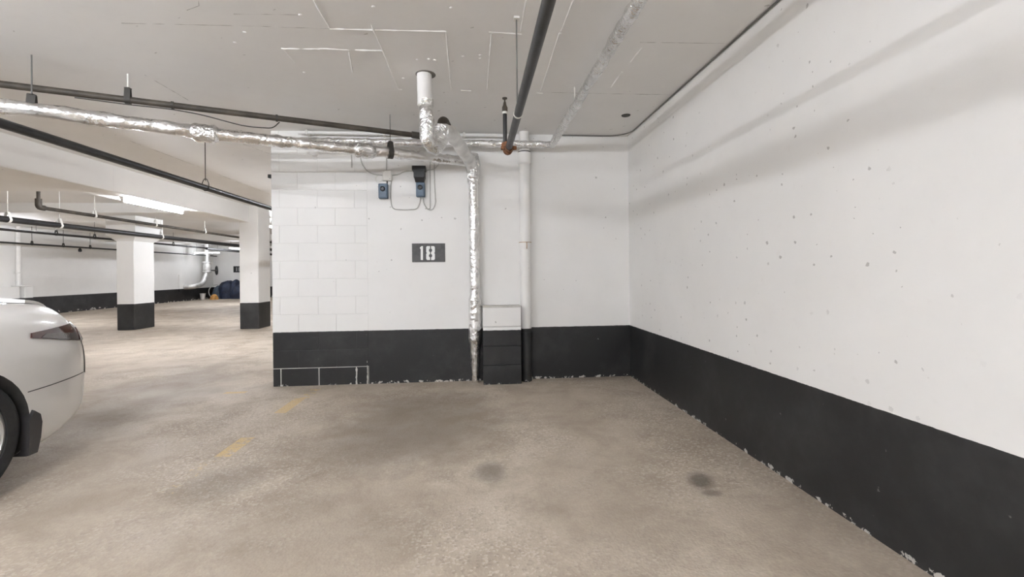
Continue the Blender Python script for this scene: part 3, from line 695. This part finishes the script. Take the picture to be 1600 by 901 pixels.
# covered heap at the far end
ph = P(350, 467, 21.9); YH = 22.6
def hump(name, cx, cy, rx, ry, h, m, parent, pw=2.6, seed=0.0, fold=0.07):
    mb = MB(); rings = []; n = 28
    for k in range(12):
        u = k / 11; z = h * u; s_ = max(0.02, (1 - u ** pw)) ** (1 / 2.2)
        rings.append([Vector((cx + rx * s_ * math.cos(2 * math.pi * i / n) * (1 + fold * math.sin(5 * 2 * math.pi * i / n + seed)),
                              cy + ry * s_ * math.sin(2 * math.pi * i / n) * (1 + fold * math.sin(7 * 2 * math.pi * i / n + seed)),
                              z + 0.04 * h * noise.noise(Vector((i * 0.7 + seed, u * 4, 1)))  * (u > 0))) for i in range(n)])
    mb.rings(rings); return mb.build(name, m, parent, 80)
def fx(px): return onz(px, 467, 0).x
YH = onz(350, 467, 0).y + 0.5
def atY(px): return ony(px, 460, YH - 0.45).x
th = thing('covered_heap', 'heap under a two-humped navy tarp and slate cover by the far wall', 'covered goods', (atY(358), YH, 0))
hz = lambda py: ony(350, py, YH - 0.4).z
hump('tarp', atY(350), YH, 0.42, 0.5, hz(438.5), 'navy', th, 5, 1.0); hump('tarp', atY(361), YH + 0.05, 0.30, 0.45, hz(437), 'navy', th, 2.2, 2.0); hump('tarp', atY(369), YH, 0.5, 0.5, hz(445), 'navy', th, 2.6, 3.0)
tw = th
hump('wheel_cover', atY(337), YH - 0.1, 0.36, 0.3, hz(446), 'slate', tw, 2.0, 4.0)
wc = Vector((atY(337), YH - 0.42, 0.36)); MB().tube([wc + Vector((0.34 * math.cos(x * math.pi / 16 * 1.1 + 1.3), 0, 0.34 * math.sin(x * math.pi / 16 * 1.1 + 1.3))) for x in range(17)], 0.022, 8).build('pale_rim', 'conduit', tw)
o = MB().lathe([(0.09, 0), (0.12, 0.27), (0.13, 0.28), (0.13, 0.3), (0.11, 0.3), (0.10, 0.26), (0.0, 0.25)], (atY(322.5), YH - 0.75, 0), (0, 0, 1), 16).build('bucket', 'cream'); tag(o, 'small white bucket at the foot of the navy tarp heap', 'bucket')
o = hump('cloth_bundle', atY(342), YH - 0.85, 0.17, 0.14, 0.26, 'orange', None, 2, 0.4, 0.12); tag(o, 'small orange bundle on the floor before the tarp', 'bundle')
hump('pale_bag', atY(340), YH + 0.15, 0.28, 0.2, hz(442.5), 'cream', th, 5, 0.8, 0.03)

# far bay number plate
fp = thing('number_plate', 'small dark number plate on the far end wall', 'sign', ony(372, 420, YF))
a, q = ony(365, 425.5, YF), ony(383, 415.5, YF)
bx('plate', (a.x, YF - 0.02, a.z), (q.x, YF + 0.001, q.z), 'blackplastic', fp, 0.004)
cf = lambda u, v: ony(365 + 18 * u, 415.5 + 10 * v, YF)
glyph('digits', [[(0.24, 0.2), (0.32, 0.2), (0.32, 0.8), (0.24, 0.8)], [(0.44, 0.2), (0.52, 0.2), (0.52, 0.8), (0.44, 0.8)], [(0.6, 0.2), (0.68, 0.2), (0.68, 0.8), (0.6, 0.8)], [(0.52, 0.2), (0.6, 0.2), (0.6, 0.3), (0.52, 0.3)], [(0.52, 0.45), (0.6, 0.45), (0.6, 0.55), (0.52, 0.55)], [(0.52, 0.7), (0.6, 0.7), (0.6, 0.8), (0.52, 0.8)]], 'greyprint', fp, YF - 0.022, cf)

# ------------------------------------------------------------------ the parked car (rear towards +Y)
CXc, YR = -3.42, 3.295      # centre line and rear end
def car():
    root = thing('car', 'white sedan parked beside the bay, rear end showing', 'car', (CXc, YR - 2.44, 0))
    def W(x, u, z): return Vector((CXc + x, YR - u, z))
    # stations: u, half widths and heights (sill, waist, shoulder), then glasshouse
    st = [  # u,  zbot, wmax, wsh, zsh, wtop, ztop, inset of bottom
        (-0.065, 0.36, 0.56, 0.52, 0.58, 0.46, 0.62),
        (-0.045, 0.30, 0.70, 0.58, 0.70, 0.50, 0.76),
        (0.02, 0.255, 0.785, 0.64, 0.86, 0.55, 0.945),
        (0.12, 0.215, 0.83, 0.735, 0.915, 0.63, 1.005),
        (0.28, 0.16, 0.872, 0.81, 0.935, 0.67, 1.02),
        (0.50, 0.125, 0.900, 0.85, 0.955, 0.69, 1.035),
        (0.80, 0.15, 0.915, 0.868, 0.965, 0.69, 1.075),
        (1.15, 0.17, 0.92, 0.875, 0.965, 0.66, 1.21),
        (1.60, 0.17, 0.92, 0.875, 0.96, 0.60, 1.375),
        (2.20, 0.17, 0.92, 0.875, 0.95, 0.585, 1.435),
        (2.80, 0.17, 0.92, 0.873, 0.93, 0.59, 1.395),
        (3.30, 0.17, 0.92, 0.868, 0.91, 0.64, 1.20),
        (3.70, 0.17, 0.915, 0.86, 0.89, 0.68, 0.99),
        (4.15, 0.18, 0.90, 0.835, 0.83, 0.66, 0.90),
        (4.55, 0.20, 0.85, 0.76, 0.74, 0.60, 0.80),
        (4.78, 0.22, 0.72, 0.62, 0.64, 0.50, 0.69),
        (4.88, 0.28, 0.50, 0.46, 0.54, 0.40, 0.58)]
    mb = MB(); rings = []
    for (u, zb_, wm, wsh, zsh, wt, zt2) in st:
        zm = zb_ + (zsh - zb_) * 0.52
        half_ = [(0.0, zb_), (wm * 0.70, zb_), (wm * 0.965, zb_ + 0.02), (wm * 0.985, zb_ + 0.12), (wm, zm), (wm * 0.985, zsh - 0.10), (wsh, zsh), (wsh * 0.35 + wt * 0.65 , zsh * 0.40 + zt2 * 0.60), (wt * 0.96, zt2 - 0.012), (wt * 0.5, zt2 + 0.012), (0.0, zt2 + 0.018)]
        pts = [W(x, u, z) for x, z in half_] + [W(-x, u, z) for x, z in reversed(half_[1:-1])]
        rings.append(pts)
    mb.rings(rings)
    body = mb.build('body', 'carpaint', root, 60)
    sub = body.modifiers.new('s', 'SUBSURF'); sub.levels = 3; sub.render_levels = 3
    # cut the wheel arches
    cutters = []
    for uu in (0.90, 3.80):
        for sd in (-1, 1):
            c_ = MB().lathe([(0.372, -0.02), (0.372, 0.3)], W(sd * 0.66, uu, 0.335), (sd, 0, 0), 40).build('cut', 'gap')
            bo = body.modifiers.new('b', 'BOOLEAN'); bo.operation = 'DIFFERENCE'; bo.object = c_; bo.solver = 'EXACT'; cutters.append(c_)
    bpy.context.view_layer.update()
    dg = bpy.context.evaluated_depsgraph_get()
    me = bpy.data.meshes.new_from_object(body.evaluated_get(dg)); body.modifiers.clear()
    me.polygons.foreach_set('use_smooth', [True] * len(me.polygons)); me.set_sharp_from_angle(angle=math.radians(40))
    me.materials.clear(); me.materials.append(M['carpaint']); body.data = me
    me.materials.append(M['gap'])
    for p_ in me.polygons:
        c_ = p_.center
        wc_ = body.matrix_world @ c_
        xx, uu = wc_.x - CXc, YR - wc_.y
        for cu in (0.90, 3.80):
            if math.hypot(uu - cu, wc_.z - 0.335) < 0.375 and 0.6 < abs(xx): p_.material_index = 1
            if abs(abs(xx) - 0.64) < 0.012 and math.hypot(uu - cu, wc_.z - 0.335) < 0.38: p_.material_index = 1
        if p_.material_index == 0: p_.material_index = 0
    for c_ in cutters:
        md = c_.data; bpy.data.objects.remove(c_); bpy.data.meshes.remove(md)
    bpy.context.view_layer.update()
    bvh = BVHTree.FromPolygons([body.matrix_world @ v_.co for v_ in me.vertices], [tuple(p_.vertices) for p_ in me.polygons])
    def rad(phi, z, off, cu=1.0):   # around the rear corner, phi 0 = side, 90 = rear
        d = Vector((math.cos(math.radians(phi)), math.sin(math.radians(phi)), 0)); o = Vector((CXc, YR - cu, z)) + d * 3
        h, n_, _, _ = bvh.ray_cast(o, -d); return (h + n_ * off) if h else o - d * 2.1
    def side(u, z, off, sd=1):
        o = Vector((CXc + sd * 3, YR - u, z)); h, n_, _, _ = bvh.ray_cast(o, Vector((-sd, 0, 0)))
        return (h + n_ * off) if h else Vector((CXc + sd * 0.9, YR - u, z))
    def top(x, u, off):
        o = Vector((CXc + x, YR - u, 3)); h, n_, _, _ = bvh.ray_cast(o, Vector((0, 0, -1))); return (h + n_ * off) if h else Vector((CXc + x, YR - u, 1))
    def patch(name, fn, corners, off, m, nu=16, nv=6, parent=root, mirror=None):
        (a_, b_, c_, d_) = corners; vs = []; fs = []
        for lay in (off, -0.004):
            for j in range(nv + 1):
                for i in range(nu + 1):
                    s_, t2 = i / nu, j / nv
                    p = [(a_[k] * (1 - s_) + b_[k] * s_) * (1 - t2) + (d_[k] * (1 - s_) + c_[k] * s_) * t2 for k in (0, 1)]
                    vs.append(fn(p[0], p[1], lay))
        n = nu + 1; o2 = n * (nv + 1)
        for j in range(nv):
            for i in range(nu):
                q_ = j * n + i; fs.append((q_, q_ + 1, q_ + n + 1, q_ + n)); fs.append((o2 + q_, o2 + q_ + n, o2 + q_ + n + 1, o2 + q_ + 1))
        rim = [i for i in range(n)] + [j * n + nu for j in range(1, nv + 1)] + [nv * n + i for i in range(nu - 1, -1, -1)] + [j * n for j in range(nv - 1, 0, -1)]
        for i in range(len(rim)): p0, p1 = rim[i], rim[(i + 1) % len(rim)]; fs.append((p0, p1, o2 + p1, o2 + p0))
        return MB().add(vs, fs).build(name, m, parent, 50)
    def seam(name, fn, pts, r=0.0035, m='gap', step=8):
        out = []
        for a_, b_ in zip(pts, pts[1:]): out += [fn(a_[0] + (b_[0] - a_[0]) * k / step, a_[1] + (b_[1] - a_[1]) * k / step, 0.0) for k in range(step)]
        out.append(fn(*pts[-1], 0.0)); return MB().tube(out, r, 6).build(name, m, root)
    # glass
    for sd in (1, -1):
        f = lambda u, z, o, sd=sd: side(u, z, o, sd)
        patch('side_window', f, [(1.42, 1.0), (2.12, 0.99), (2.10, 1.325), (1.72, 1.30)], 0.004, 'carglass')
        patch('side_window', f, [(2.19, 0.99), (3.12, 0.965), (2.72, 1.28), (2.18, 1.325)], 0.004, 'carglass')
        patch('quarter_window', f, [(1.10, 1.02), (1.37, 1.005), (1.62, 1.28), (1.50, 1.24)], 0.004, 'carglass', 8, 4)
        for u0 in (1.9, 2.95): patch('door_handle', f, [(u0, 0.83), (u0 + 0.2, 0.825), (u0 + 0.2, 0.855), (u0, 0.86)], 0.03, 'carpaint', 8, 2)
        for pts in ([(1.40, 0.95), (1.42, 0.70), (1.36, 0.52)], [(2.155, 0.95), (2.14, 0.3)], [(3.25, 0.9), (3.22, 0.3)], [(1.42, 0.28), (3.22, 0.28)]): seam('door_gap', f, pts)
        # mirrors
        mp = W(sd * 0.98, 3.12, 0.97); MB().box(mp - Vector((0.10, 0.05, 0.06)), mp + Vector((0.10, 0.06, 0.07)), 0.03).build('door_mirror', 'carpaint', root)
    patch('rear_window', lambda x, u, o: top(x, u, o), [(-0.56, 0.86), (0.56, 0.86), (0.50, 1.56), (-0.50, 1.56)], 0.004, 'carglass', 12, 8)
    patch('windscreen', lambda x, u, o: top(x, u, o), [(-0.56, 3.66), (0.56, 3.66), (0.52, 2.88), (-0.52, 2.88)], 0.004, 'carglass', 12, 8)
    # tail lights wrapping round the corners
    for sd in (1, -1):
        f = (lambda p, z, o: rad(p, z, o)) if sd == 1 else (lambda p, z, o: rad(180 - p, z, o))
        tl = patch('tail_light', f, [(29, 0.818), (57, 0.705), (56, 0.872), (29.5, 0.846)], 0.010, 'redlens', 24, 8)
        patch('reflector_panel', f, [(32, 0.812), (46.5, 0.752), (46.0, 0.806), (34, 0.828)], 0.013, 'darklens', 16, 5, tl)
        patch('lens_end', f, [(47.6, 0.75), (56, 0.722), (55, 0.835), (49, 0.83)], 0.0135, 'redlens', 12, 5, tl)
        seam('bumper_gap', f, [(19, 0.515), (35, 0.52), (50, 0.53), (51, 0.70)], 0.003)
        patch('bumper_vent', f, [(50.8, 0.52), (53, 0.52), (52.5, 0.73), (51.2, 0.73)], 0.004, 'gap', 4, 6)
        wf = W(sd * 0.845, 0.575, 0)
        mb2 = MB(); 
        prof = [(0.505, 0.16), (0.485, 0.24), (0.475, 0.33), (0.485, 0.38), (0.52, 0.41), (0.55, 0.36), (0.55, 0.25), (0.56, 0.16)]
        mb2.rings([[W(sd * 0.70, u, z) for u, z in prof], [W(sd * 0.895, u, z) for u, z in prof], [W(sd * 0.915, u + (0.008 if u < 0.6 else -0.008), z * 0.97 + 0.01) for u, z in prof]])
        mb2.build('mud_flap', 'flap', root)
    # fuel door outline, boot lid
    seam('fuel_door_gap', side, [(0.735, 0.83), (0.715, 0.86), (0.715, 0.72), (0.735, 0.69), (0.90, 0.675), (0.915, 0.70), (0.915, 0.86), (0.90, 0.88), (0.735, 0.88), (0.715, 0.86)], 0.003, 'conduit')
    seam('boot_gap', lambda x, u, o: top(x, u, o), [(0.56, 0.08), (0.625, 0.3), (0.63, 0.72), (-0.63, 0.72), (-0.625, 0.3), (-0.56, 0.08)], 0.003)
    patch('boot_spoiler', lambda x, u, o: top(x, u, o), [(-0.56, 0.06), (0.56, 0.06), (0.60, 0.24), (-0.60, 0.24)], 0.022, 'carpaint', 16, 5)
    def rear(x, z, o):
        o_ = Vector((CXc + x, YR + 2, z)); h, n_, _, _ = bvh.ray_cast(o_, Vector((0, -1, 0))); return (h + n_ * o) if h else Vector((CXc + x, YR, z))
    patch('number_plate_recess', rear, [(-0.30, 0.62), (0.30, 0.62), (0.30, 0.77), (-0.30, 0.77)], 0.003, 'gap', 8, 3)
    patch('lower_valance', rear, [(-0.42, 0.40), (0.42, 0.40), (0.40, 0.47), (-0.40, 0.47)], 0.004, 'blackplastic', 8, 3)
    # wheels
    for uu in (0.90, 3.80):
        for sd in (1, -1):
            o = W(sd * 0.79, uu, 0.335); ax = (sd, 0, 0)
            wh = MB().lathe([(0.245, -0.10), (0.30, -0.105), (0.325, -0.09), (0.335, -0.06), (0.335, 0.06), (0.325, 0.09), (0.30, 0.105), (0.25, 0.10), (0.245, 0.085), (0.245, -0.10)], o, ax, 48).build('tyre', 'rubber', root)
            rim_ = MB().lathe([(0.2, -0.09), (0.246, -0.09), (0.246, 0.092), (0.232, 0.096), (0.224, 0.08), (0.215, 0.02), (0.06, 0.015), (0.0, 0.015)], o, ax, 48).build('rim', 'alloy', root)
            for k in range(10):
                a_ = k * math.pi / 5 + (0.12 if k % 2 else -0.12)
                d = Vector((0, math.cos(a_), math.sin(a_))); tg = Vector((0, -math.sin(a_), math.cos(a_))); A_ = Vector(ax)
                rr = []
                for s_, wd_, hh in ((0.04, 0.020, 0.075), (0.14, 0.014, 0.07), (0.226, 0.018, 0.088)):
                    c_ = o + d * s_; rr.append([c_ + tg * wd_ + A_ * (hh - 0.02), c_ - tg * wd_ + A_ * (hh - 0.02), c_ - tg * wd_ * 0.8 + A_ * hh, c_ + tg * wd_ * 0.8 + A_ * hh])
                MB().rings(rr).build('spoke', 'alloy', rim_)
            MB().lathe([(0.055, 0.015), (0.052, 0.078), (0.04, 0.084), (0, 0.085)], o, ax, 20).build('hub_cap', 'alloy', rim_)
    return root
car()
